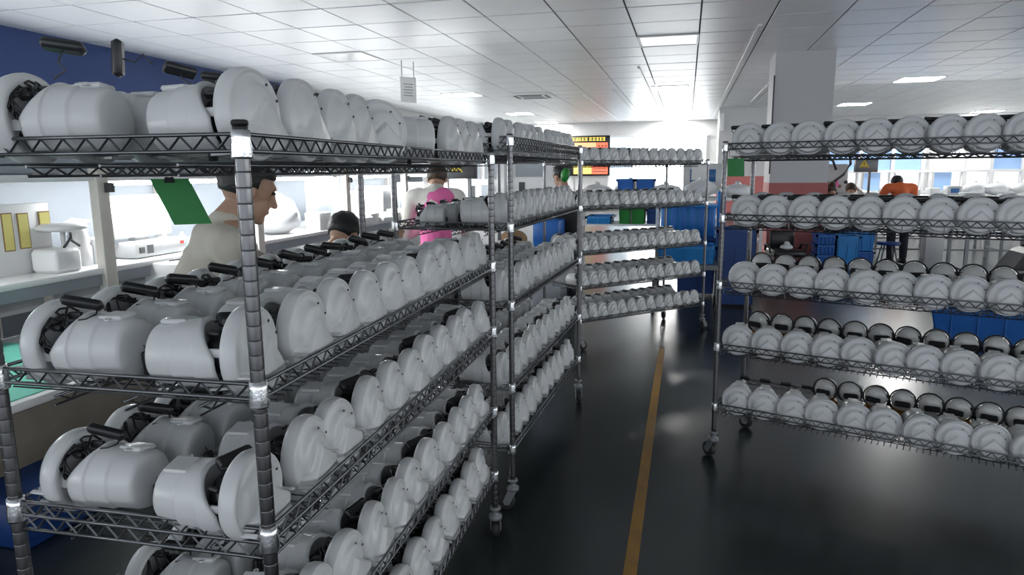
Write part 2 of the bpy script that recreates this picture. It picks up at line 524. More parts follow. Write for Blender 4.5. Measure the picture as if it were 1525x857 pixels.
def body_mesh():
    b = MB()
    def fn(h, y, z):
        if h > -.01:                                  # the open end is cut back at the top
            k = max(0, z) / .066
            h = h - min(h + .01, .04) * k
        if z < -.055: z = -.055 - (z + .055) * .2      # flat underside
        return h, y, z
    prof = [(.030, .060), (.032, .0655), (.026, .068), (-.004, .0695), (-.006, .0695), (-.008, .0660), (-.012, .0655), (-.050, .0645), (-.052, .0645), (-.055, .0605), (-.058, .060), (-.096, .057), (-.102, .054), (-.105, .048), (-.106, .030), (-.106, 0)]
    b.lathe(prof, axis='x', n=36, fn=fn)
    b.lathe([(.030, .060), (-.01, .058), (-.012, 0)], axis='x', n=36, fn=fn)
    b.box((-.066, .0, .060), (.050, .046, .010), None, .004)
    b.box((.028, .052, -.010), (.060, .006, .020), None, .002)
    b.box((.028, -.054, .010), (.060, .006, .016), None, .002)
    b.lathe([(.0, .006), (.003, .006), (.003, .003), (0, .003)], c=(-.068, .028, .058), n=10)
    for v in b.bm.verts: v.co.z += AZ - .006; v.co.x -= .010
    return b.mesh('body_shell', 'plastic')
def bracket_mesh():
    b = MB()
    b.poly([(-.005, -.036, .010), (.052, -.022, .012), (.052, .022, .012), (-.005, .036, .010)], (0, 0, .005))
    return b.mesh('bracket', 'plastic2')
def motor_mesh():
    b = MB()
    b.lathe([(-.008, 0), (-.008, .036), (.0, .040), (.018, .040), (.022, .030), (.036, .028), (.040, .018), (.049, .016), (.049, 0)], axis='x', c=(0, 0, AZ - .004), n=20)
    b.tube([(.0, .03, AZ - .035), (.05, .035, AZ - .032)], .006, 8)
    return b.mesh('motor', 'black')
def wiring_mesh(seed):
    r = random.Random(seed); b = MB()
    for k in range(7):
        a0 = r.uniform(-30, 130); pts = []
        y0, z0 = .045 * math.cos(R(a0)), .045 * math.sin(R(a0))
        for t in range(9):
            f = t / 8
            rr = .050 + .016 * math.sin(f * PI) + r.uniform(-.003, .003)
            a = a0 + f * r.uniform(70, 120)
            pts.append((.004 + .038 * math.sin(f * PI * .8) + r.uniform(-.004, .004), rr * math.cos(R(a)), AZ + rr * math.sin(R(a))))
        b.tube(pts, .0022, 5)
    for k in range(3):
        a = r.uniform(30, 150)
        b.box((.020 + r.uniform(-.01, .015), .050 * math.cos(R(a)), AZ + .052 * math.sin(R(a))), (.026, .014, .010), Euler((R(a), 0, r.uniform(-.4, .4))).to_matrix(), .003)
    return b.mesh('wiring', 'black')
def pack_mesh():
    b = MB(); b.box((0, 0, 0), (.072, .030, .019), None, .008)
    return b.mesh('battery_pack', 'black')
def cable_mesh():
    b = MB(); b.tube([(-.028, 0, -.006), (-.030, .008, -.018), (-.018, .014, -.030), (.0, .010, -.036), (.012, 0, -.040)], .0018, 5)
    return b.mesh('cable', 'black')
def plate_mesh():
    b = MB(); b.box((0, 0, 0), (.011, .030, .062), None, .003)
    b.box((-.0062, 0, 0), (.001, .024, .054))
    return b.mesh('control_module', 'black')
def lead_mesh():
    b = MB(); b.tube([(0, 0, .030), (.006, 0, .042), (.020, .002, .048), (.034, .004, .040)], .0014, 4)
    return b.mesh('lead', 'dgrey')
MESH = dict(cover=cover_mesh(), body=body_mesh(), bracket=bracket_mesh(), motor=motor_mesh(), pack=pack_mesh(), cable=cable_mesh(),
            stalk=MB().tube([(0, 0, -.008), (.004, 0, -.03), (-.012, .004, -.045), (.006, 0, -.062)], .0018, 5).mesh('cable', 'dgrey'), plate=plate_mesh(), lead=lead_mesh(), wire=[wiring_mesh(s) for s in (1, 2, 3)],
            screw=MB().lathe([(0, 0), (0, .0028), (.0022, .0024), (.0022, 0)], axis='x', n=8).mesh('screw', 'dgrey'))
def proto(kind, wi):
    """kind: 'inner' (pack slung on top, module at the inner end), 'outer', 'face' (pack across the top)"""
    t = link('appliance_housing', None); t.empty_display_size = .05
    c = link('cover', MESH['cover'], t) if kind != 'bare' else None
    if c: link('screw', MESH['screw'], c, (.0835, .018, AZ + .052))
    if c: link('screw', MESH['screw'], c, (.0855, .045, AZ + .026))
    link('body_shell', MESH['body'], t)
    link('bracket', MESH['bracket'], t); link('motor', MESH['motor'], t); link('wiring', MESH['wire'][wi], t)
    if kind == 'plain': return t
    p = link('battery_pack', MESH['pack'], t)
    link('cable', MESH['cable'] if kind != 'high' else MESH['stalk'], p)
    if kind == 'high':
        p.location = (-.03, .01, AZ + .125); p.rotation_euler = ((R(12), R(-8), R(15)), (R(0), R(84), R(20)), (R(40), R(-4), R(60)))[wi]
    elif kind == 'inner':
        p.location = (-.012, .012, AZ + .080); p.rotation_euler = (R(20), R(-14), R(24 + 20 * wi))
    elif kind == 'outer' and wi != 0:
        p.location = (.012, -.03, AZ + .03); p.rotation_euler = (R(80), 0, R(10)); p.scale = (.7, .8, .8)
    elif kind == 'outer':
        p.location = (.012, .035, AZ + .052); p.rotation_euler = (R(50), R(5), R(60))
    else:
        p.location = (-.012, -.052, AZ + .064); p.rotation_euler = (0, 0, R(90))
    if kind in ('inner', 'bare') or (kind == 'outer' and wi == 1):
        m = link('control_module', MESH['plate'], t, (-.124, -.012, .034)); m.rotation_euler = (0, R(4), R(10))
        link('lead', MESH['lead'], m)
    return t
PROTO = {(k, i): proto(k, i) for k in ('inner', 'outer', 'face', 'high', 'plain', 'bare') for i in range(3)}
used = set()
def place(key, loc, rz, tilt, label, group, sc=1.0):
    src = PROTO[key]
    if key in used: o = copy_tree(src)
    else: o = src; used.add(key)
    o.location = loc; o.rotation_euler = (tilt[0], tilt[1], rz); o.scale = (sc, sc, sc)
    return tag(o, label, 'appliance part', group)
shelfname = ['top shelf', 'second shelf', 'third shelf', 'fourth shelf', 'bottom shelf']
rackname = dict(A='nearest rack', B='second rack', C='far end rack', D='right rack')
postname = dict(A='near post', B='near post', C='left post', D='left post')
N = dict(A=11, B=11, C=13, D=12)
P0 = dict(A=.10, B=.06, C=.07, D=.085)
PITCH = dict(A=.148, B=.146, C=.112, D=.1405)
TURN = dict(A=4, B=6, C=15, D=16)
S1 = [.12, .28, .44, .55, .72, .93, 1.25, 1.40, 1.54]
made = 0
inner_c = MB()
SKIP_INNER_D = {2, 3, 4}
for k in 'ABCD':
    q = RK[k]; base = -R(q['yaw'])
    for si, z in enumerate(q['z']):
        for row in ('outer', 'inner'):
            if k == 'C' and row == 'inner': continue
            if k == 'D' and row == 'inner' and si in SKIP_INNER_D: continue
            for n in range(N[k]):
                ly = P0[k] + PITCH[k] * n - (.03 if k == 'A' and n == 0 and row == 'outer' else 0) + rnd.uniform(-.006, .006)
                lx = (-.112 if k == 'A' else -.125) if row == 'outer' else -q['W'] + .128
                if k == 'A' and row == 'outer' and si == 0:
                    if n >= len(S1): continue
                    ly = S1[n]
                if k == 'A' and row == 'inner': ly -= .03
                p = loc_world(k, lx + rnd.uniform(-.006, .006), ly, z - .0315 - drop_of(k, si))
                if not (visible(p, 40) or visible(p + Vector((0, 0, .16)), 40)): continue
                turn = R(TURN[k] + rnd.uniform(-5, 5))
                kind = ('face' if si < 2 else 'plain') if k == 'D' else row
                if k == 'A' and row == 'inner' and si == 0: kind = 'high'
                if k == 'B' and row == 'inner' and si == 1: kind = 'bare'
                rz = base + turn + (PI if row == 'inner' else 0)
                if k == 'A' and si == 0 and row == 'outer' and n in (4, 5): rz -= R(40) if n == 4 else R(150)
                tilt = (R(rnd.uniform(-6, 6)) if k != 'D' else R(rnd.uniform(-3, 3)), R(rnd.uniform(-2, 2)))
                if k == 'A' and si in (2, 3): tilt = (tilt[0] + R(14), tilt[1])
                lab = 'white housing, %s from the %s, %s row, %s, %s' % (wh[n], postname[k], row if k != 'D' or row == 'inner' else 'front', shelfname[si], rackname[k])
                place((kind, (n * 7 + si * 3) % 3), p, rz, tilt, lab, 'white housings on the %s of the %s' % (shelfname[si], rackname[k]),
                      .9 if k == 'C' else (.78 if kind == 'bare' else 1.0))
                made += 1
for key, o in PROTO.items():
    if key not in used:
        for ch in list(o.children):
            for g in list(ch.children): bpy.data.objects.remove(g, do_unlink=True)
            bpy.data.objects.remove(ch, do_unlink=True)
        bpy.data.objects.remove(o, do_unlink=True)
# the far rack's inner row, past the number that is built singly: one object of low detail housings
b = MB()
q = RK['C']; base = -R(q['yaw'])
for si, z in enumerate(q['z']):
    for n in range(13):
        p = loc_world('C', -q['W'] + .13, .07 + .112 * n, z - .0315 + .075)
        a = base + PI - R(30); dx = Vector((math.cos(a), math.sin(a), 0))
        b.use('plastic'); b.tube([p - dx * .095, p + dx * .025], .058, 12)
        b.tube([p + dx * .045, p + dx * .068], .072, 14)
        b.use('black'); b.tube([p + dx * .02, p + dx * .05], .036, 8)
        b.box(p + Vector((0, 0, .070)), (.06, .03, .016), Matrix.Rotation(a + .5, 3, 'Z'), .004)
tag(b.obj('appliance_housings'), 'white housings with black packs, inner row on every shelf of the far end rack', 'appliance parts', kind='stuff')

# motor units with black rings behind the faces on the right rack
def unit_proto(i, brass):
    t = link('motor_unit', None); t.empty_display_size = .05
    b = MB(); b.lathe([(-.07, 0), (-.07, .040), (-.05, .048), (.0, .054), (.022, .052), (.030, .046), (.034, .030), (.040, .012), (.040, 0)], axis='x', c=(0, 0, .118), n=24)
    b.obj('housing_shell', 'clear', t)
    b = MB(); pts = [(.014, .060 * math.cos(2 * PI * k / 24), .118 + .060 * math.sin(2 * PI * k / 24)) for k in range(25)]
    b.tube(pts, .0042, 6, False); b.obj('seal_ring', 'rubber', t)
    b = MB(); b.lathe([(-.045, 0), (-.045, .056), (-.03, .060), (.010, .060), (.026, .048), (.026, 0)], axis='z', c=(0, 0, .045), n=20)
    b.obj('base_ring', 'brass' if brass else 'plastic2', t)
    p = link('battery_pack', MESH['pack'], t, (.055, -.01 + .012 * i, .112)); p.rotation_euler = (R(90), R(6 - 5 * i), R(90))
    link('wiring', MESH['wire'][i], t, (-.02, 0, .015))
    return t
UP = [unit_proto(i, i != 2) for i in range(3)]; uu = set()
for si in (2, 3, 4):
    z = RK['D']['z'][si]
    for n in range(14):
        ly = .115 + .122 * n
        if si == 4 and n < 3:
            continue
        j = (n + si) % 3
        p = loc_world('D', -.54 + .15, ly, z - .0315 - DROP['D'])
        o = UP[j] if j not in uu else copy_tree(UP[j]); uu.add(j)
        o.location = p; o.rotation_euler = (0, 0, -R(109.5) + R(rnd.uniform(-8, 8)))
        tag(o, 'black-ringed motor unit, %s from left post, back row, %s, right rack' % (wh[n], shelfname[si]), 'motor unit', 'ringed motor units at the back of the right rack')
# loose battery packs on the empty stretch of the right rack's bottom shelf
bm_ = MB().box((0, 0, 0), (.06, .020, .022), None, .004).mesh('battery_pack', 'black')
for n in range(4):
    o = link('battery_pack', bm_, None, loc_world('D', -.52, .02 + .115 * n, RK['D']['z'][4] + .012), -R(109.5) + PI / 2)
    tag(o, 'loose black pack, %s from left post, bottom shelf, right rack' % wh[n], 'battery', 'loose packs on the back rail')

# ---------------------------------------------------------------- green cards hung from the racks
def card(lab, loc, rz, wd, ht, lean, bend=0.0):
    t = thing('green_card', lab, 'card', loc, rz)
    b = MB(); sh = math.tan(lean)
    n = 6
    for k in range(n):
        x0, x1 = -wd / 2 + wd * k / n, -wd / 2 + wd * (k + 1) / n
        y0, y1 = bend * (1 - (2 * x0 / wd) ** 2), bend * (1 - (2 * x1 / wd) ** 2)
        b.poly([(x0, y0, 0), (x1, y1, 0), (x1 + sh * ht, y1, -ht), (x0 + sh * ht, y0, -ht)], (0, .0012, 0))
    b.obj('sheet', 'green', t)
    b = MB(); b.poly([(-.012, -.004, -.010), (.012, -.004, -.010), (.010, -.001, .004), (-.010, -.001, .004)], (0, .010, 0))
    c = b.obj('binder_clip', 'black', t)
    b = MB(); b.tube([(-.005, 0, .003), (-.006, -.002, .014), (-.002, -.003, .024), (.002, -.003, .024), (.006, -.002, .014), (.005, 0, .003)], .0009, 4)
    b.tube([(0, 0, .022), (.002, 0, .034), (0, .002, .042)], .0009, 4)
    b.obj('clip_wire', 'steel', c)
    return t
card('green card clipped at a slant under the top shelf of the nearest rack', (-1.252, 1.50, 1.528), R(38), .088, .115, R(22))
p = loc_world('D', .005, .055, 1.59)
card('small curved green card hanging by the left post of the right rack', p, -R(109.5) + PI / 2 + R(8), .082, .088, R(3), -.012)

exec_people = True
# ---------------------------------------------------------------- people
def person(lab, loc, rz, J, cloth, sleeve='long', hair='hair', hairstyle='short', hands=True, vox=.007, trousers='cloth_dark', bare_legs=False, top2=None, head=(0, 0, 0), seated=False):
    """J: joints in local coordinates, person faces +y, x to their right. One continuous body; clothes and hair are children."""
    t = thing('person', lab, 'person', loc, rz)
    V = {k: Vector(v) for k, v in J.items()}
    hp = V['head']; hr = Euler(head).to_matrix()
    H = lambda x, y, z: hp + hr @ Vector((x, y, z))
    b = MB()
    b.ell(hp + hr @ Vector((0, -.008, .025)), (.074, .092, .092), hr, 18, 12)
    b.ell(H(0, .028, -.045), (.055, .058, .062), hr)
    b.ell(H(0, .062, -.085), (.026, .022, .020), hr, 10, 6)
    b.cap(H(0, .084, .020), H(0, .102, -.022), .007, .013, 8)         # nose
    b.ell(H(0, .082, -.052), (.024, .010, .009), hr, 10, 6)           # lips
    b.ell(H(0, .078, .036), (.050, .012, .012), hr, 10, 6)            # brow
    for s in (-1, 1):
        b.ell(H(s * .076, -.004, .0), (.010, .020, .032), hr, 10, 6)  # ears
    b.cap(V['neck'], H(0, -.012, -.055), .056, .050, 12)
    b.ell(V['neck'] - Vector((0, 0, .03)), (.11, .07, .05))
    b.cap(V['chest'], V['hip'], .135, .125, 14, sq=(1, .72))
    for s in 'LR':
        b.cap(V['sh' + s], V['el' + s], .047, .038)
        b.cap(V['el' + s], V['ha' + s], .038, .025)
        d = (V['ha' + s] - V['el' + s]).normalized()
        side = d.cross(Vector((0, 0, 1))).normalized() if abs(d.z) < .95 else Vector((1, 0, 0))
        up = side.cross(d).normalized()
        pc = V['ha' + s] + d * .045
        b.cap(V['ha' + s], pc + d * .02, .026, .030, 10, sq=(1.15, .6))
        if hands:
            for i, (o_, ln) in enumerate(((-.027, .060), (-.009, .070), (.009, .066), (.027, .052))):
                k0 = pc + d * .035 + side * o_
                k1 = k0 + d * ln * .55 - up * .010
                k2 = k1 + d * ln * .35 - up * .024
                b.cap(k0, k1, .0095, .0085, 8); b.cap(k1, k2, .0085, .0072, 8)
            sg = 1 if s == 'L' else -1
            k0 = pc + side * (.024 * sg) - d * .02
            k1 = k0 + d * .03 + side * (.028 * sg) - up * .008
            b.cap(k0, k1, .012, .010, 8); b.cap(k1, k1 + d * .028 - up * .008, .010, .008, 8)
        b.cap(V['hip'] + Vector(((-.09 if s == 'L' else .09), 0, 0)), V['kn' + s], .080, .055)
        b.cap(V['kn' + s], V['an' + s], .055, .036)
        f = Vector((0, 1, 0))
        b.cap(V['an' + s] - Vector((0, .03, .03)), V['an' + s] + Vector((0, .12, -.04)), .036, .030)
    o = b.obj('body', 'skin', t)
    rm = o.modifiers.new('union', 'REMESH'); rm.mode = 'VOXEL'; rm.voxel_size = vox; rm.use_smooth_shade = True
    sm = o.modifiers.new('smooth', 'SMOOTH'); sm.iterations = 2
    for s in (-1, 1):
        MB().ell(H(s * .030, .080, .018), (.012, .008, .007), hr, 10, 6).obj('eye', 'black', t)
    # top
    b = MB()
    b.cap(V['chest'] + Vector((0, 0, .02)), V['hip'], .152, .148, 16, sq=(1, .74))
    b.ell((V['shL'] + V['shR']) / 2 - Vector((0, 0, .02)), (.19, .10, .10), None, 16, 9)
    b.cap(V['shL'].lerp(V['shR'], .04), V['shL'].lerp(V['shR'], .96), .070, .070, 14)
    b.cap((V['shL'] + V['shR']) / 2 - Vector((0, 0, .10)), (V['shL'] + V['shR']) / 2, .16, .10, 16, sq=(1, .7))
    b.cap(V['neck'] - Vector((0, 0, .06)), V['neck'] + Vector((0, .0, -.012)), .088, .070, 14)
    for s in 'LR':
        b.cap(V['sh' + s], V['el' + s], .066, .052, 12)
        if sleeve == 'long': b.cap(V['el' + s], V['el' + s].lerp(V['ha' + s], .84), .052, .038, 12)
        elif sleeve == 'three': b.cap(V['el' + s], V['el' + s].lerp(V['ha' + s], .30), .052, .043, 12)
    for v in b.bm.verts: v.co += Vector((rnd.uniform(-1, 1), rnd.uniform(-1, 1), rnd.uniform(-1, 1))) * .003
    o = b.obj('shirt', cloth, t)
    rm = o.modifiers.new('union', 'REMESH'); rm.mode = 'VOXEL'; rm.voxel_size = vox * 1.3; rm.use_smooth_shade = True
    sm = o.modifiers.new('smooth', 'SMOOTH'); sm.iterations = 9
    if top2:   # a vest over the shirt
        b = MB()
        b.cap(V['chest'] + Vector((0, 0, .01)), V['hip'], .168, .160, 16, sq=(1, .78))
        b.ell((V['shL'] + V['shR']) / 2 - Vector((-.03, 0, .01)), (.175, .11, .085), None, 16, 9)
        o = b.obj('vest', top2, t)
        rm = o.modifiers.new('union', 'REMESH'); rm.mode = 'VOXEL'; rm.voxel_size = .01; rm.use_smooth_shade = True
        sm = o.modifiers.new('smooth', 'SMOOTH'); sm.iterations = 3
    b = MB()
    b.cap(V['hip'] + Vector((0, 0, .05)), V['hip'] - Vector((0, 0, .04)), .140, .135, 14, sq=(1, .78))
    for s in 'LR':
        b.cap(V['hip'] + Vector(((-.09 if s == 'L' else .09), 0, -.02)), V['kn' + s], .098, .070)
        b.cap(V['kn' + s], V['an' + s] + Vector((0, 0, .02)), .070, .056)
    o = b.obj('trousers', trousers, t)
    rm = o.modifiers.new('union', 'REMESH'); rm.mode = 'VOXEL'; rm.voxel_size = .012; rm.use_smooth_shade = True
    for s in 'LR':
        a = V['an' + s]
        MB().cap(a - Vector((0, .03, .035)), a + Vector((0, .13, -.045)), .046, .038, 12).obj('shoe', 'rubber', t)
    # hair: a shell round the skull that leaves face and ears free
    b = MB(); hb = MB()
    hb.ell((0, -.012, .034), (.086, .102, .098), None, 24, 16)
    rr = random.Random(3)
    for v in hb.bm.verts:
        c = v.co
        front = c.y > .035 and c.z < .066
        low = c.z < -.035 or (c.z < .0 and c.y > -.03)
        if front or low:
            v.co = Vector((c.x * .72, c.y * .72 - .01, c.z * .72))
        else: v.co = c * (1 + rr.uniform(-.02, .03))
    if hairstyle == 'bun': hb.ell((0, -.10, .085), (.048, .048, .044), None, 14, 9)
    if hairstyle == 'tail': hb.cap((0, -.10, .03), (0, -.135, -.10), .035, .018)
    hb.bm.transform(Matrix.Translation(hp) @ hr.to_4x4())
    hb.obj('hair', hair, t)
    return t
STAND = dict(hip=(0, 0, .90), chest=(0, 0, 1.22), neck=(0, .0, 1.40), head=(0, .02, 1.52), shL=(-.18, 0, 1.33), shR=(.18, 0, 1.33),
             elL=(-.23, .06, 1.06), elR=(.23, .06, 1.06), haL=(-.19, .28, 1.0), haR=(.19, .28, 1.0),
             knL=(-.10, .02, .49), knR=(.10, .02, .49), anL=(-.10, 0, .09), anR=(.10, 0, .09))
def pose(**k):
    d = dict(STAND)
    d.update(k)
    return d
person('man in a cream sweater behind the nearest rack, in profile, looking down at his work', (-1.595, 2.13, 0), R(-44),
       pose(head=(0, .11, 1.475), neck=(0, .03, 1.37), chest=(0, .0, 1.17), elR=(.22, .10, 1.05), haR=(.0, .30, 1.04), elL=(-.22, .24, 1.13), haL=(-.27, .47, 1.17), shL=(-.20, .0, 1.30), shR=(.20, .0, 1.30)),
       'cloth_cream', 'three', 'hair', 'short', True, .006, head=(R(-20), 0, 0))
SIT = dict(hip=(0, 0, .50), chest=(0, .10, .80), neck=(0, .19, .96), head=(0, .30, 1.04), shL=(-.17, .15, .91), shR=(.17, .15, .91),
           elL=(-.24, .38, .84), elR=(.25, .36, .88), haL=(-.10, .52, .92), haR=(.12, .50, 1.04),
           knL=(-.12, .42, .50), knR=(.12, .42, .50), anL=(-.12, .40, .09), anR=(.12, .40, .09))
def sit(**k):
    d = dict(SIT); d.update(k); return d
def stool(loc, lab, rz=0):
    t = thing('stool', lab, 'stool', loc, rz)
    MB().lathe([(.38, 0), (.38, .16), (.40, .17), (.42, .16), (.425, 0)], n=20).obj('seat', 'blue_d', t)
    for k in range(4):
        a = R(45 + 90 * k)
        MB().tube([(.09 * math.cos(a), .09 * math.sin(a), .39), (.19 * math.cos(a), .19 * math.sin(a), 0)], .012, 8).obj('leg', 'steel', t)
    return t
person('dark-haired worker bent low over the bench beyond the man in cream, hand by the face', (-1.86, 3.12, .13), R(-10),
       sit(head=(0, .34, 1.07), elR=(.27, .40, .90), haR=(.20, .55, 1.02)), 'cloth_dark', 'three', 'hair', 'short', True, .007, head=(R(-38), 0, 0))
stool((-1.86, 3.14, .0), 'round stool under the worker bent over the bench')
person('woman in a white shirt and pink vest seen from behind, hair in a bun', (-1.95, 5.30, 0), R(12),
       pose(head=(0, .15, 1.47), neck=(0, .07, 1.40), chest=(0, .03, 1.20), shL=(-.18, .02, 1.34), shR=(.18, .02, 1.34),
            elL=(-.27, .12, 1.02), elR=(.25, .12, 1.02), haL=(-.16, .36, 1.05), haR=(.17, .36, 1.05)),
       'cloth_white', 'long', 'hair_b', 'bun', False, .009, top2='cloth_pink', head=(R(-22), 0, 0))
person('woman in black with a green hair clip beyond the second rack', (-1.22, 7.2, 0), R(55),
       pose(head=(0, .06, 1.47), neck=(0, .02, 1.35), chest=(0, .0, 1.12), shL=(-.16, .0, 1.25), shR=(.16, .0, 1.25)),
       'cloth_black', 'long', 'hair', 'short', False, .009, head=(R(-14), 0, 0))
hc = MB().ell((-1.20, 7.09, 1.49), (.045, .045, .075), Euler((0, R(10), 0)).to_matrix()).obj('hair_clip', 'greenbin')
tag(hc, 'green clip on the head of the woman in black', 'hair clip')
person('worker in an orange jacket with back turned, at the far bench on the right', (3.30, 12.25, 0), R(10),
       pose(head=(0, .18, 1.28), neck=(0, .10, 1.24), chest=(0, .04, 1.08), shL=(-.20, .06, 1.22), shR=(.20, .06, 1.22), elL=(-.30, .2, .92), elR=(.30, .2, .92), haL=(-.18, .42, .95), haR=(.18, .42, .95), hip=(0, -.02, .80)),
       'cloth_orange', 'long', 'hair', 'short', False, .010, head=(R(-35), 0, 0))
person('seated worker in dark clothes with brown hair, left one at the far cluttered bench', (2.30, 11.75, .12), R(15), sit(), 'cloth_black', 'long', 'hair_b', 'bun', False, .010, head=(R(-30), 0, 0))
stool((2.30, 11.77, 0), 'stool under the left brown-haired worker at the far bench')
person('seated worker in white with brown hair beside the grey warning box', (2.62, 12.5, .12), R(-10), sit(), 'cloth_white', 'long', 'hair_b', 'short', False, .010, head=(R(-30), 0, 0))
stool((2.62, 12.52, 0), 'stool under the worker in white by the warning box')

# ---------------------------------------------------------------- left side: benches, light bars, machines
def bx(name, lab, cat, m, c, size, bev=.004, rz=0, group=None, parts=()):
    """a thing made of a body and named parts; parts: (name, material, centre, size)"""
    t = thing(name, lab, cat, (c[0], c[1], c[2] - size[2] / 2), rz, group)
    MB().box((0, 0, size[2] / 2), size, None, bev).obj('body', m, t)
    for pn, pm, pc, ps in parts: MB().box(pc, ps, None, min(.002, min(ps) * .3)).obj(pn, pm, t)
    return t
# near table with teal mat
t = thing('work_table', 'low work table with a dirty beige apron behind the nearest rack', 'table', (-2.62, 1.0, 0))
MB().box((0, 0, .765), (.92, 3.2, .03), None, .004).obj('table_top', 'white', t)
MB().box((.455, 0, .655), (.018, 3.16, .19)).obj('apron', 'beige', t)
for sx in (-1, 1):
    for sy in (-1, 0, 1): MB().box((sx * .42, sy * 1.5, .375), (.05, .05, .75)).obj('leg', 'steel', t)
b = MB(); b.box((0, 0, 0), (.80, 2.9, .004)); tag(b.obj('table_mat', 'teal', None, (-2.60, 1.0, .782)), 'teal rubber mat on the low work table', 'mat')
tag(MB().box((0, 0, 0), (.40, .40, .20), None, .01).obj('plastic_crate', 'blue_d', None, (-2.8, 2.3, .10)), 'dark blue crate on the floor under the low work table', 'crate')
for k, (y, lab) in enumerate(((2.38, 'left pale strap hanging down the apron of the low work table'), (2.54, 'right pale strap hanging down the apron of the low work table'))):
    b = MB(); b.poly([(-2.150, y - .016, .765), (-2.150, y + .016, .765), (-2.120, y + .050 - .02 * k, .50), (-2.120, y + .018 - .02 * k, .50)], (.004, 0, 0))
    tag(b.obj('strap', 'white'), lab, 'strap')
# main bench line with posts, shelf beam and light tubes
BU = -3.0
t = thing('assembly_bench', 'long white assembly bench with cream posts along the left side', 'workbench', (BU - .40, 5.0, 0))
MB().box((0, 0, 1.035), (.86, 7.6, .03), None, .004).obj('bench_top', 'white', t)
MB().box((.40, 0, .99), (.03, 7.6, .06)).obj('front_rail', 'panelgrey', t)
MB().box((-.05, 0, .45), (.70, 7.5, .02)).obj('lower_shelf', 'panelgrey', t)
for k in range(5):
    y = 3.05 + 1.37 * k - 5.0
    p = MB().box((.42, y, 1.0), (.055, .075, 2.0), None, .003).obj('post', 'cream', t)
    MB().box((.0, 0, 0), (.03, .05, .05)).obj('bracket', 'dgrey', p, (.45, y + .03, 1.47))
    MB().box((-.40, y, .8), (.05, .05, 1.6)).obj('rear_post', 'cream', t)
MB().box((.40, 0, 1.522), (.05, 7.6, .034), None, .003).obj('shelf_beam', 'white', t)
MB().box((.0, 0, 1.515), (.80, 7.6, .012)).obj('upper_shelf', 'panelgrey', t)
for k in range(-1, 5):
    MB().box((.34, (3.75 if k >= 0 else 3.28) + 1.37 * k - 5.0, 1.49), (.05, 1.1 if k >= 0 else .35, .022), None, .004).obj('light_tube', 'tube', t)
MB().box((-.42, 0, 1.28), (.015, 7.6, .46)).obj('back_board', 'panelgrey', t)
MB().box((-.42, 0, 1.72), (.015, 7.6, .34)).obj('top_board', 'grey', t)
# things on the bench
bu = -3.2
t = thing('notice_board', 'white board with three yellow notes at the left edge', 'notice board', (bu, 2.62, 1.05))
MB().box((0, .0, .175), (.02, .62, .35), None, .004).obj('board', 'white', t)
for (y, z, h, wd) in ((.07, .215, .175, .045), (.155, .215, .165, .05), (.275, .265, .07, .055)):
    f = MB().box((.012, y, z), (.003, wd + .012, h + .012)).obj('note_frame', 'cardboard', t)
    MB().box((.0145, y, z), (.003, wd, h)).obj('note', 'yellow', f)
t = thing('bench_lamp', 'round white lamp head on a stem, left of the first cream post', 'lamp', (bu + .08, 2.93, 1.05))
MB().lathe([(0, 0), (0, .07), (.015, .07), (.02, .012), (.20, .012), (.20, 0)], n=18).obj('stem', 'white', t)
MB().lathe([(.200, 0), (.200, .06), (.212, .115), (.226, .120), (.240, .09), (.245, 0)], n=28).obj('lamp_head', 'white', t)
MB().tube([(.05, -.05, .12), (.07, -.02, .17), (.04, .01, .19), (.02, .03, .15), (.05, .05, .12)], .007, 6).obj('cable', 'dgrey', t)
bx('white_canister', 'squat white canister under the round bench lamp', 'canister', 'white', (bu + .1, 2.86, 1.11), (.16, .16, .12), .02)
t = thing('white_bottle', 'ribbed white bottle with green label by the first cream post', 'bottle', (bu + .02, 3.08, 1.05))
MB().lathe([(0, 0), (0, .06), (.10, .06), (.115, .05), (.13, .055), (.145, .048), (.16, .053), (.175, .045), (.19, .050), (.20, .04), (.22, .036), (.22, 0)], n=20).obj('bottle_body', 'white', t)
MB().box((0, 0, .235), (.10, .10, .012), Euler((R(12), R(8), .3)).to_matrix(), .003).obj('lid', 'white', t)
MB().box((.03, -.02, .222), (.05, .05, .014)).obj('label_tag', 'green_l', t)
bx('small_display', 'small grey box with a dark square screen beside the cream post', 'display', 'plastic2', (bu, 3.20, 1.12), (.12, .13, .14), .006, 0, None, [('screen', 'pane_deep', (.0615, 0, .065), (.003, .085, .09))])
t = thing('monitor', 'thin white monitor tilted back between post and green card', 'monitor', (bu, 3.56, 1.15))
MB().box((0, 0, .14), (.025, .46, .25), Euler((0, R(-6), 0)).to_matrix(), .006).obj('screen_housing', 'white', t)
MB().box((-.03, 0, .02), (.05, .10, .05)).obj('stand', 'white', t)
bx('test_instrument', 'flat pale test instrument under the white monitor', 'instrument', 'plastic2', (bu, 3.57, 1.10), (.26, .42, .09), .008, 0, None,
   [('display', 'dark', (.1315, -.10, .045), (.003, .05, .05)), ('knob', 'dgrey', (.135, -.17, .045), (.012, .035, .035)), ('red_button', 'red', (.1315, .17, .06), (.005, .03, .02))])
bx('storage_box', 'low white box with tools on its lid, below the test instrument', 'box', 'white', (bu + .32, 3.58, .93), (.30, .44, .20), .006)
tag(MB().box((0, 0, 0), (.012, .12, .010), Euler((0, 0, R(12))).to_matrix()).obj('yellow_tool', 'yellow', None, (bu + .38, 3.60, 1.038)), 'yellow handled tool on the low white box', 'tool')
tag(MB().tube([(-.02, -.08, 0), (.0, 0, .002), (.03, .07, 0)], .005, 6).obj('pliers', 'dgrey', None, (bu + .30, 3.52, 1.036)), 'grey pliers on the low white box', 'tool')
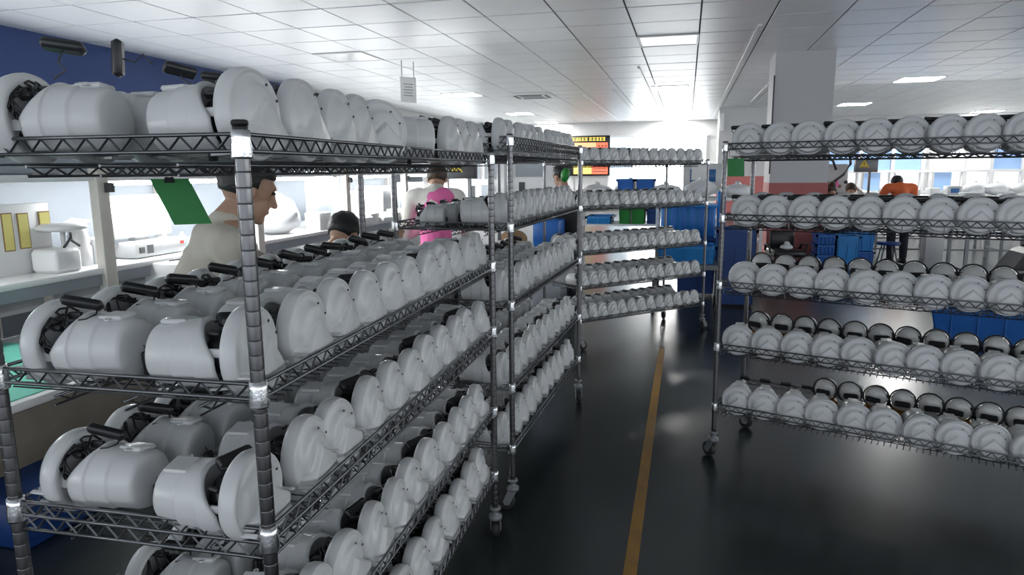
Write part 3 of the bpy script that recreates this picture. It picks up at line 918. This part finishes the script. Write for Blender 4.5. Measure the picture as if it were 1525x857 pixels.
tag(MB().lathe([(0, 0), (0, .028), (.085, .028), (.10, .012), (.115, .012), (.115, 0)], n=16).obj('mint_bottle', 'mint', None, (bu + .02, 3.88, 1.05)), 'mint green bottle half hidden behind the man in cream', 'bottle')
def sack(lab, c, r, m='bag'):
    b = MB(); b.ell((0, 0, r[2] * .95), r, None, 20, 14)
    rr = random.Random(int(c[1] * 100))
    for v in b.bm.verts:
        k = 1 + .13 * math.sin(v.co.x * 31 + v.co.z * 17) * math.cos(v.co.y * 27) + rr.uniform(-.04, .04)
        v.co = Vector((v.co.x * k, v.co.y * k, max(0, v.co.z * (1 + rr.uniform(-.05, .05)))))
    b.tube([(0, 0, r[2] * 1.8), (.01, .02, r[2] * 2.05)], .02, 8, True, .05)
    return tag(b.obj('plastic_bag', m, None, c), lab, 'bag')
sack('large white plastic bag on the bench to the right of the man in cream', (bu, 5.02, 1.05), (.16, .22, .155))
tag(MB().box((0, 0, .22), (.02, .55, .36), None, .004).obj('grey_panel', 'grey', None, (bu + .02, 5.72, 1.09)), 'upright grey-blue panel between bag and second cream post', 'panel')
bx('white_box', 'small white cube box in front of the bag and grey panel', 'box', 'white', (bu + .14, 5.42, 1.125), (.14, .20, .15), .004)
for k in range(6):
    bx('folded_sheets', 'stack of white sheets on the bench, %s from the small white box' % wh[k], 'sheets', 'paper', (bu + .10 + .05 * (k % 2), 5.75 + .26 * k, 1.072 + .012 * (k % 3)), (.34, .24, .045 + .024 * (k % 3)), .006, .1 * (k % 3 - 1), 'sheets stacked on the bench')
for k, (y, h, m) in enumerate(((6.55, .30, 'white'), (6.95, .34, 'white'), (7.45, .26, 'grey'), (7.9, .36, 'white'), (8.35, .22, 'panelgrey'))):
    bx('equipment_case', 'upright %s case at the far half of the bench, %s of five' % (('white' if m == 'white' else 'grey'), wh[k]), 'cabinet', m, (bu - .05, y, 1.05 + h / 2), (.3, .30, h), .005, 0, 'cases at the bench end',
       [('door_panel', 'dark' if k % 2 else 'plastic2', (.1515, 0, h / 2), (.004, .20, h * .7))])
for k in range(4):
    bx('yellow_bin' if k == 0 else 'red_bin', ('yellow parts bin' if k == 0 else 'red parts bin') + ', %s along the far bench end' % wh[k], 'bin', 'yellow' if k == 0 else 'red', (-3.55 + .14 * k, 9.2, 1.145), (.10, .14, .13), .01, 0, None)
bx('small_table', 'plain white table carrying the coloured bins', 'table', 'white', (-3.6, 9.2, .54), (1.0, .5, 1.08), .005)
# machine row behind, up to the back wall: tall cabinets with windows
def cabinet(lab, c, size, m='white', panes=(('pane', 'panelgrey', 0, .7, .7, .22),), rz=0):
    t = thing('equipment_cabinet', lab, 'cabinet', (c[0], c[1], 0), rz)
    wd, dp, h = size
    MB().box((0, 0, h / 2), size, None, .008).obj('body', m, t)
    for i, (nm, pm, x, z, w_, h_) in enumerate(panes):
        f = MB().box((x * wd, -dp / 2 - .004, z * h), (w_ * wd + .03, .01, h_ * h + .03)).obj('pane_frame', 'frame', t)
        MB().box((x * wd, -dp / 2 - .011, z * h), (w_ * wd, .006, h_ * h)).obj('pane', pm, f)
    return t
cx = [(-2.72, 9.6, .62, 1.95), (-2.08, 9.75, .60, 2.0), (-3.42, 9.9, .60, 1.9), (-4.2, 10.6, .8, 1.8), (-5.1, 10.3, .8, 1.9)]
for k, (x, y, wd, h) in enumerate(cx):
    ps = [('pane', 'panelgrey', -.22, .80, .34, .14), ('pane', 'panelgrey', .20, .80, .30, .14), ('pane', 'dark', -.26, .64, .16, .09), ('pane', 'grey', .12, .63, .30, .12)]
    if k % 2: ps = [('pane', 'panelgrey', 0, .80, .7, .15), ('pane', 'dark', -.2, .62, .14, .14), ('pane', 'grey', .22, .60, .2, .10)]
    cabinet('tall white equipment cabinet with grey windows, %s of five beyond the second rack' % ('leftmost', 'second', 'third', 'fourth', 'fifth')[k] if False else
            'tall white equipment cabinet with grey windows, %s' % ['directly behind the grey warning box', 'seen between the two racks', 'left of the one behind the switch box', 'behind the coloured bins', 'behind the far bench end'][k],
            (x, y), (wd, .6, h), 'white', ps)
# wide light strip wall of shelving far left (behind the bench)
t = thing('storage_shelving', 'white storage shelving with pale boxes behind the assembly bench', 'shelving', (-5.2, 4.5, 0))
for z in (.5, 1.0, 1.42, 1.9): MB().box((0, 0, z), (.5, 9, .03)).obj('shelf_board', 'white', t)
for k in range(7): MB().box((.22, -4.4 + 1.46 * k, 1.0), (.05, .05, 2.0)).obj('upright', 'cream', t)
MB().box((-.26, 0, 1.2), (.02, 9, 2.0)).obj('back_panel', 'grey', t)
for k in range(12):
    h = .18 + .12 * ((k * 5) % 3)
    bx('carton', 'pale carton on the shelving behind the bench, %s from the left' % wh[k], 'carton', ('white', 'plastic2', 'grey')[k % 3], (-5.15, 1.2 + .62 * k, 1.435 + h / 2), (.36, .42, h), .005, 0, 'pale cartons behind the bench')

# warning box on its post, left one
def warning_box(lab, loc, sc=1.0):
    t = thing('switch_box', lab, 'switch box', loc)
    h = 1.46
    MB().box((.07, .03, h / 2), (.035, .035, h)).obj('post', 'steel', t)
    MB().box((0, 0, h + .10 * sc), (.30 * sc, .12, .20 * sc), None, .004).obj('box', 'dgrey' if sc == 1 else 'steel', t)
    x, z, s = -.04, h + .11 * sc, .07 * sc
    w_ = MB().poly([(x - s, -.063, z - s * .62), (x + s, -.063, z - s * .62), (x, -.063, z + s * 1.0)], (0, -.002, 0)).obj('warning_sign', 'warn', t)
    MB().poly([(x - .004, -.0655, z + s * .5), (x + .010, -.0655, z + s * .5), (x + .002, -.0655, z + s * .08), (x + .012, -.0655, z + s * .08), (x - .006, -.0655, z - s * .32), (x, -.0655, z - s * .02), (x - .010, -.0655, z - s * .02)], (0, -.001, 0)).obj('bolt_symbol', 'warn_red', w_)
    MB().box((x, -.066, z - s * .52), (s * 1.5, .001, .008)).obj('caption_line', 'warn_red', w_)
    return t
warning_box('grey switch box with yellow lightning triangle on a post behind the pink vest', (-2.27, 7.0, 0))
warning_box('pale grey switch box with small yellow triangle above the far bench on the right', (2.90, 12.9, 0), 1.15)
# wicker-coloured head-like thing and blue crate seen through the second rack
bx('plastic_crate', 'blue crate seen low through the second rack, behind its third shelf', 'crate', 'blue_m', (-1.33, 6.9, .90), (.26, .36, .30), .01)
bx('trolley', 'grey trolley under the blue crate beyond the second rack', 'trolley', 'panelgrey', (-1.36, 6.9, .375), (.36, .4, .75), .01)
tag(MB().ell((0, 0, .07), (.11, .10, .07)).obj('tan_bundle', 'cardboard', None, (-1.28, 5.2, .95)), 'tan rounded bundle seen through the second rack', 'bundle')
bx('side_stand', 'dark stand carrying the tan bundle', 'stand', 'dgrey', (-1.28, 5.2, .475), (.24, .24, .95), .01)
tag(MB().ell((0, 0, .035), (.035, .03, .022)).obj('green_item', 'green_l', None, (-.86, 3.95, 1.378)), 'small mint green pouch lying on housings, second shelf of the second rack', 'item')  # stands for an unidentified mint green thing

# ---------------------------------------------------------------- score board and back area
t = thing('led_board', 'black LED board with yellow, orange and red rows on the back wall', 'display board', (-3.64, VB - .14, 1.32))
MB().box((0, .04, .74), (1.58, .08, 1.50), None, .01).obj('cabinet', 'black', t)
x0 = -.74
r8 = random.Random(5)
def glyphs(z, x, x1, h, m):
    # broken strokes such as the board shows at this distance
    while x < x1:
        wd = h * r8.uniform(.7, .95)
        b = MB()
        b.box((x + wd / 2, -.004, z + h * .42), (wd, .004, h * .12)); b.box((x + wd / 2, -.004, z), (wd * .9, .004, h * .12))
        b.box((x + wd / 2, -.004, z - h * .40), (wd, .004, h * .12)); b.box((x + wd * r8.uniform(.3, .7), -.004, z), (h * .12, .004, h * .95))
        b.obj('character', m, t)
        x += wd + h * .16
glyphs(1.36, -.66, -.50, .13, 'led_y'); glyphs(1.36, -.42, -.10, .13, 'led_y'); glyphs(1.36, 0, .52, .13, 'led_y')
MB().box((-.2, -.004, 1.12), (.95, .005, .22)).obj('orange_field', 'led_o', t)
MB().box((.50, -.004, 1.06), (.42, .005, .34)).obj('red_field', 'led_r', t)
for j in range(2):
    for i in range(3): MB().box((.38 + .13 * i, -.008, 1.10 - .13 * j), (.07, .004, .05)).obj('figure', 'black', t)
for i in range(2): MB().box((-.45 + .42 * i, -.004, .42), (.30, .005, .09)).obj('heading', 'led_g', t)
for i in range(2): MB().box((-.42 + .36 * i, -.004, .21), (.33, .005, .30)).obj('yellow_field', 'led_y', t)
for k in range(4): MB().box((-.24, -.008, .11 + .07 * k), (.03, .004, .035)).obj('figure', 'led_r', t)
MB().box((.42, -.004, .26), (.60, .005, .42)).obj('red_field', 'led_r', t)
for k in range(3): MB().box((.42, -.008, .15 + .10 * k), (.52, .004, .025)).obj('line', 'black', t)

# hanging sign and air conditioner
t = thing('hanging_sign', 'small white framed sign hanging on two rods from the ceiling', 'sign', (-4.46, 11.0, 2.66), R(52))
f = MB()
for sx in (-1, 1): f.box((sx * .135, 0, .19), (.02, .02, .40)); f.box((0, 0, .19 + sx * .19), (.28, .02, .025))
f.obj('frame', 'frame', t)
MB().box((0, 0, .19), (.25, .008, .36)).obj('sheet', 'paper', t)
for k in range(5): MB().box((0, -.006, .10 + .045 * k), (.18 - .03 * (k % 2), .002, .014)).obj('text_line', 'panelgrey', t)
for sx in (-1, 1): MB().tube([(sx * .11, 0, .39), (sx * .11, 0, .64)], .006, 6).obj('rod', 'steel', t)
t = thing('air_conditioner', 'square four-way cassette air conditioner in the ceiling', 'air conditioner', (-3.62, 16.7, CZ))
MB().box((0, 0, -.02), (.95, .95, .04), None, .01).obj('panel', 'frame', t)
MB().box((0, 0, -.045), (.50, .50, .012), None, .004).obj('grille', 'panelgrey', t)
for k in range(4):
    a = k * PI / 2
    MB().box((0, 0, 0), (.60, .06, .012)).obj('louvre', 'dgrey', t, (.37 * math.sin(a), -.37 * math.cos(a), -.043), a)

# ---------------------------------------------------------------- bins and tables behind the far rack
def crate(name, lab, c, size, m, rz=0, group=None, ribs=4):
    """open plastic crate: four walls, floor, rim and ribs"""
    wd, dp, h = size; th = .012
    t = thing(name, lab, 'crate', c, rz, group)
    b = MB()
    b.box((0, 0, th / 2), (wd * .92, dp * .92, th))
    for s in (-1, 1):
        b.poly([(s * wd * .46, -dp * .46, 0), (s * wd * .46, dp * .46, 0), (s * wd / 2, dp / 2, h), (s * wd / 2, -dp / 2, h)], (-s * th, 0, 0))
        b.poly([(-wd * .46, s * dp * .46, 0), (wd * .46, s * dp * .46, 0), (wd / 2, s * dp / 2, h), (-wd / 2, s * dp / 2, h)], (0, -s * th, 0))
    b.obj('walls', m, t)
    b = MB()
    for s in (-1, 1):
        b.box((s * wd / 2, 0, h - .015), (.03, dp + .03, .03)); b.box((0, s * dp / 2, h - .015), (wd + .03, .03, .03))
    b.obj('rim', m, t)
    for k in range(ribs):
        x = -wd * .40 + wd * .8 * k / max(1, ribs - 1)
        MB().box((x, -dp * .485, h * .48), (.014, .02, h * .8)).obj('rib', m, t)
    return t
def table(name, lab, c, size, m='white', legm='frame', shelf_z=None):
    wd, dp, h = size
    t = thing(name, lab, 'table', (c[0], c[1], 0))
    MB().box((0, 0, h - .02), (wd, dp, .04), None, .004).obj('table_top', m, t)
    for sx in (-1, 1):
        for sy in (-1, 1): MB().box((sx * (wd / 2 - .04), sy * (dp / 2 - .04), (h - .04) / 2), (.04, .04, h - .04)).obj('leg', legm, t)
    if shelf_z: MB().box((0, 0, shelf_z), (wd - .06, dp - .06, .025)).obj('lower_shelf', m, t)
    return t
table('packing_table', 'white table behind the far end rack with crates on both levels', (-.9, 9.8), (1.15, .7, 1.26), 'white', 'frame', .80)
crate('plastic_crate', 'left blue crate on top of the white packing table', (-.80, 9.75, 1.26), (.22, .35, .15), 'blue_m', 0, None, 2)
crate('plastic_crate', 'right blue crate on top of the white packing table', (-.54, 9.75, 1.26), (.24, .35, .15), 'blue_m', 0, None, 2)
crate('parts_bin', 'left green bin on the lower level of the packing table', (-.80, 9.7, .815), (.15, .4, .26), 'greenbin', 0, None, 2)
crate('parts_bin', 'right green bin on the lower level of the packing table', (-.62, 9.7, .815), (.18, .4, .26), 'greenbin', 0, None, 2)
crate('plastic_crate', 'dark blue crate at the right end of the packing table lower level', (-.43, 9.75, .815), (.16, .4, .2), 'blue_d', 0, None, 2)
crate('plastic_tray', 'shallow light blue tray on the lower level of the packing table', (-1.14, 9.7, .815), (.34, .5, .10), 'blue_l', 0, None, 3)
for k in range(5):
    sack('white wrapped bundle on the tables behind the far rack, %s from the left' % wh[k], (-1.35 + .52 * k, 10.9, 1.12), (.22, .18, .10 + .03 * (k % 2)))
table('long_table', 'long white table carrying wrapped bundles by the bright windows', (-.3, 10.95), (2.8, .8, 1.12), 'white', 'frame', .5)
table('machine_table', 'white framed table with machine left of the far pillar', (.3, 12.0), (1.1, .7, 1.18), 'white', 'frame', .75)
bx('bench_machine', 'pale machine with blue window on the framed table', 'machine', 'plastic2', (.25, 12.0, 1.40), (.62, .4, .44), .02, 0, None, [('window', 'pane_deep', (0, -.2015, .25), (.4, .004, .2)), ('hood', 'white', (-.05, -.1, .30), (.26, .3, .24))])
# big light blue container on a trolley, made of upright ribs
t = thing('blue_container', 'large light blue ribbed container behind the right half of the far rack', 'container', (.03, 9.2, .70))
MB().box((0, 0, .19), (.66, .5, .38), None, .015).obj('body', 'blue_l', t)
for k in range(6): MB().box((-.28 + .112 * k, -.262, .19), (.055, .03, .36), None, .008).obj('rib', 'blue_m', t)
MB().box((0, 0, .385), (.70, .54, .03), None, .006).obj('rim', 'blue_l', t)
bx('blue_column_bin', 'narrow bright blue upright bin right of the large ribbed container', 'bin', 'blue_l', (.44, 9.4, .98), (.10, .3, .54), .01)
t = thing('trolley', 'dark trolley holding the large light blue container', 'trolley', (.1, 9.2, 0))
MB().box((0, 0, .68), (.95, .6, .04)).obj('deck', 'blue_d', t)
for sx in (-1, 1):
    for sy in (-1, 1): MB().box((sx * .44, sy * .27, .37), (.03, .03, .62)).obj('upright', 'steel', t); MB().lathe([(-.02, 0), (-.02, .05), (.02, .05), (.02, 0)], axis='x', c=(sx * .44, sy * .27, .05), n=12).obj('wheel', 'rubber', t)
crate('plastic_tray', 'long bright blue tray on a cart, low behind the far rack', (.02, 8.0, .52), (.62, .5, .19), 'blue_l', 0, None, 3)
t = thing('cart', 'low grey cart under the long blue tray', 'trolley', (.02, 8.0, 0))
MB().box((0, 0, .49), (.75, .6, .05)).obj('deck', 'steel', t)
for sx in (-1, 1):
    for sy in (-1, 1):
        MB().box((sx * .34, sy * .27, .28), (.03, .03, .38)).obj('upright', 'steel', t)
        MB().lathe([(-.02, 0), (-.02, .045), (.02, .045), (.02, 0)], axis='x', c=(sx * .34, sy * .27, .045), n=12).obj('wheel', 'rubber', t)
crate('tall_bin', 'tall dark blue bin with a pale rim behind the left post of the right rack', (.56, 8.3, .03), (.42, .5, .84), 'blue_d', 0, None, 3)
crate('tall_bin', 'second dark blue bin, behind and left of the tall rimmed one', (.14, 8.95, .03), (.46, .5, .62), 'blue_d', 0, None, 3)
bx('black_case', 'black case on the floor between dark bins and pillar', 'case', 'black', (.95, 10.3, .17), (.34, .4, .34), .02)
# chair and crates by the pink pillar
t = thing('office_chair', 'black office chair in front of the pink pillar', 'chair', (1.46, 11.0, 0), R(10))
MB().box((0, 0, .30), (.46, .46, .10), None, .03).obj('seat', 'black', t)
MB().box((0, .2, .46), (.36, .06, .30), None, .025).obj('backrest', 'black', t)
for s in (-1, 1): MB().tube([(s * .25, -.1, .30), (s * .27, -.1, .42), (s * .27, .12, .42), (s * .25, .16, .32)], .018, 8).obj('armrest', 'dgrey', t)
MB().tube([(0, 0, .26), (0, 0, .08)], .025, 10).obj('gas_column', 'steel', t)
for k in range(5):
    a = R(72 * k)
    MB().tube([(0, 0, .09), (.26 * math.cos(a), .26 * math.sin(a), .06)], .018, 8).obj('foot', 'black', t)
    MB().ell((.26 * math.cos(a), .26 * math.sin(a), .03), (.03, .03, .03), None, 10, 6).obj('wheel', 'rubber', t)
sack('small pale bag on the seat of the black office chair', (1.46, 10.92, .35), (.10, .08, .04))
for k in range(4):
    crate('plastic_crate', 'pale blue lattice crate beside the pink pillar, %s from the floor' % wh[k], (1.98, 11.0, .01 + .145 * k), (.26, .4, .14), 'blue_m', 0, 'lattice crates by the pillar', 5)
crate('tall_bin', 'bright blue bin with draped bag right of the lattice crates', (2.27, 11.0, .01), (.30, .42, .56), 'blue_l', 0, None, 3)
crate('plastic_crate', 'upper bright blue crate behind the draped bin', (2.52, 11.5, .31), (.44, .4, .30), 'blue_l', 0, None, 4)
crate('plastic_crate', 'lower bright blue crate behind the draped bin', (2.52, 11.5, .01), (.44, .4, .29), 'blue_m', 0, None, 4)
crate('large_crate', 'big blue crate on the floor seen through the right rack', (3.05, 6.9, .01), (1.7, .9, .34), 'blue_m', R(-16), None, 8)

# ---------------------------------------------------------------- right side: glazed partition, benches, clutter
t = struct(link('window_2', None, None, (0, 17.0, 0)))
xs = [3.0, 3.7, 4.35, 4.95, 5.1, 5.75, 6.25, 6.85, 7.6, 8.4, 9.2, 10.0]
for a, c in zip(xs, xs[1:]):
    MB().box((a, 0, 1.25), (.07, .09, 2.5)).obj('mullion', 'frame', t)
    if c - a < .3: continue
    i = xs.index(a)
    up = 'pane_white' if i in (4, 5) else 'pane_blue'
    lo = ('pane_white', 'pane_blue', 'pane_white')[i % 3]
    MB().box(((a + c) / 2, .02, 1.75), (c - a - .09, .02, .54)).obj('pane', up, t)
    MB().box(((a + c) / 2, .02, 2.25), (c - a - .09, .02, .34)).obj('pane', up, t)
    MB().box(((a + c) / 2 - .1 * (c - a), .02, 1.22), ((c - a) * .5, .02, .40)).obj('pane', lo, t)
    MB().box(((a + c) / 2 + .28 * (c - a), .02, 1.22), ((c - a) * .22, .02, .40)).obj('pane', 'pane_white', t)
    MB().box(((a + c) / 2, .02, .5), (c - a - .09, .03, .95)).obj('lower_panel', 'frame', t)
for z in (1.45, 2.05, 2.46, 1.0): MB().box((6.5, -.01, z), (7.0, .08, .05)).obj('rail', 'frame', t)
MB().box((1.3 + 1.55, .3, 1.2), (1.3, .1, 2.4)).obj('white_screen', 'wall', t)

# benches with steel frames, from the orange worker to the right edge
def long_bench(lab, x0, x1, y, h, dp=.7):
    t = thing('assembly_bench', lab, 'workbench', ((x0 + x1) / 2, y, 0))
    L = x1 - x0
    MB().box((0, 0, h - .02), (L, dp, .04), None, .004).obj('bench_top', 'white', t)
    n = max(2, int(L / .9) + 1)
    for k in range(n):
        x = -L / 2 + .05 + (L - .1) * k / (n - 1)
        for s in (-1, 1): MB().box((x, s * (dp / 2 - .04), (h - .04) / 2), (.04, .04, h - .04)).obj('leg', 'steel', t)
        MB().box((x, 0, .18), (.03, dp - .1, .03)).obj('foot_rail', 'steel', t)
    MB().box((0, -dp / 2 + .04, .18), (L - .1, .03, .03)).obj('long_rail', 'steel', t)
    return t
long_bench('near steel framed bench on the far right, behind the right rack', 3.55, 7.2, 10.6, .80)
long_bench('second steel framed bench, behind the orange jacket', 3.0, 8.0, 13.2, .95)
long_bench('third bench close to the glazed partition', 2.6, 9.5, 15.2, 1.0)
r9 = random.Random(11)
k = 0
for y, h, x0, x1 in ((10.6, .80, 3.8, 7.0), (13.2, .95, 3.7, 7.8), (15.2, 1.0, 3.0, 9.0)):
    x = x0; j = 0
    while x < x1 and j < 12:
        wd = r9.uniform(.22, .42); hh = r9.uniform(.10, .26)
        row = {10.6: 'near', 13.2: 'second', 15.2: 'third'}[y]
        lab = 'on the %s right-hand bench, %s thing from its left end' % (row, wh[j])
        c_ = r9.random()
        if c_ < .5: sack('white wrapped pile ' + lab, (x, y, h), (wd * .55, .18, hh * .5))
        elif c_ < .8: bx('white_box', 'white box ' + lab, 'box', r9.choice(['white', 'plastic2', 'paper']), (x, y, h + hh / 2), (wd * .8, .3, hh), .006)
        else: bx('bench_machine', 'small machine with dark front ' + lab, 'machine', 'plastic2', (x, y, h + hh / 2), (wd * .8, .3, hh), .01, 0, None, [('dark_front', 'pane_deep' if c_ > .9 else 'dgrey', (0, -.152, hh * .5), (wd * .5, .004, hh * .5))])
        x += wd + r9.uniform(.03, .14); j += 1
tag(MB().ell((0, 0, .07), (.09, .06, .07), None, 12, 8).obj('green_bundle', 'green_l', None, (3.72, 12.0, 1.0)), 'small green bundle right of the orange jacket', 'bundle')
bx('side_stand', 'white stand carrying the green bundle', 'stand', 'white', (3.72, 12.0, .5), (.25, .25, 1.0), .006)
# machine with curved hoses left of the warning box
t = thing('sewing_station', 'cluttered white machine with dark curved hoses beside the grey pillar', 'machine', (2.42, 13.4, 0))
MB().box((0, 0, .55), (.7, .6, 1.1), None, .01).obj('base', 'white', t)
MB().box((0, .05, 1.35), (.6, .3, .5), None, .02).obj('head', 'plastic2', t)
for kk, pts in enumerate(([(-.25, -.2, 1.5), (-.15, -.2, 1.72), (.02, -.2, 1.66), (.08, -.2, 1.5)], [(.05, -.22, 1.3), (.2, -.22, 1.42), (.3, -.22, 1.6), (.28, -.22, 1.75)], [(-.3, -.2, 1.2), (-.2, -.2, 1.3), (-.1, -.2, 1.2)])):
    MB().tube(pts, .022, 8).obj('hose', 'dgrey', t)
for kk in range(6): MB().ell((-.25 + .1 * kk, -.2, 1.15 + .07 * (kk % 3)), (.035, .03, .03), None, 8, 6).obj('knob', 'dgrey' if kk % 2 else 'cardboard', t)
MB().lathe([(0, .05), (.12, .012), (.12, 0)], c=(.1, -.2, 1.22), n=12).obj('pink_cone', 'cloth_pink', t)
# stools and dark things under the benches
stool((3.00, 11.6, 0), 'dark stool beside the orange worker\'s legs')
t = thing('black_bag', 'large black bag slumped under the near right bench', 'bag', (4.55, 10.7, 0))
b = MB(); b.poly([(-.45, -.25, 0), (.45, -.25, 0), (.45, -.25, .42), (.0, -.25, .50), (-.2, -.25, .40)], (0, .5, 0)); b.obj('body', 'black', t)
MB().tube([(-.1, -.27, .40), (.05, -.30, .56), (.25, -.27, .44)], .015, 6).obj('strap', 'dgrey', t)
tag(MB().ell((0, 0, .06), (.22, .12, .06), None, 14, 8).obj('white_bundle', 'bag', None, (4.35, 10.15, 0)), 'flat white bundle on the floor before the black bag', 'bundle')
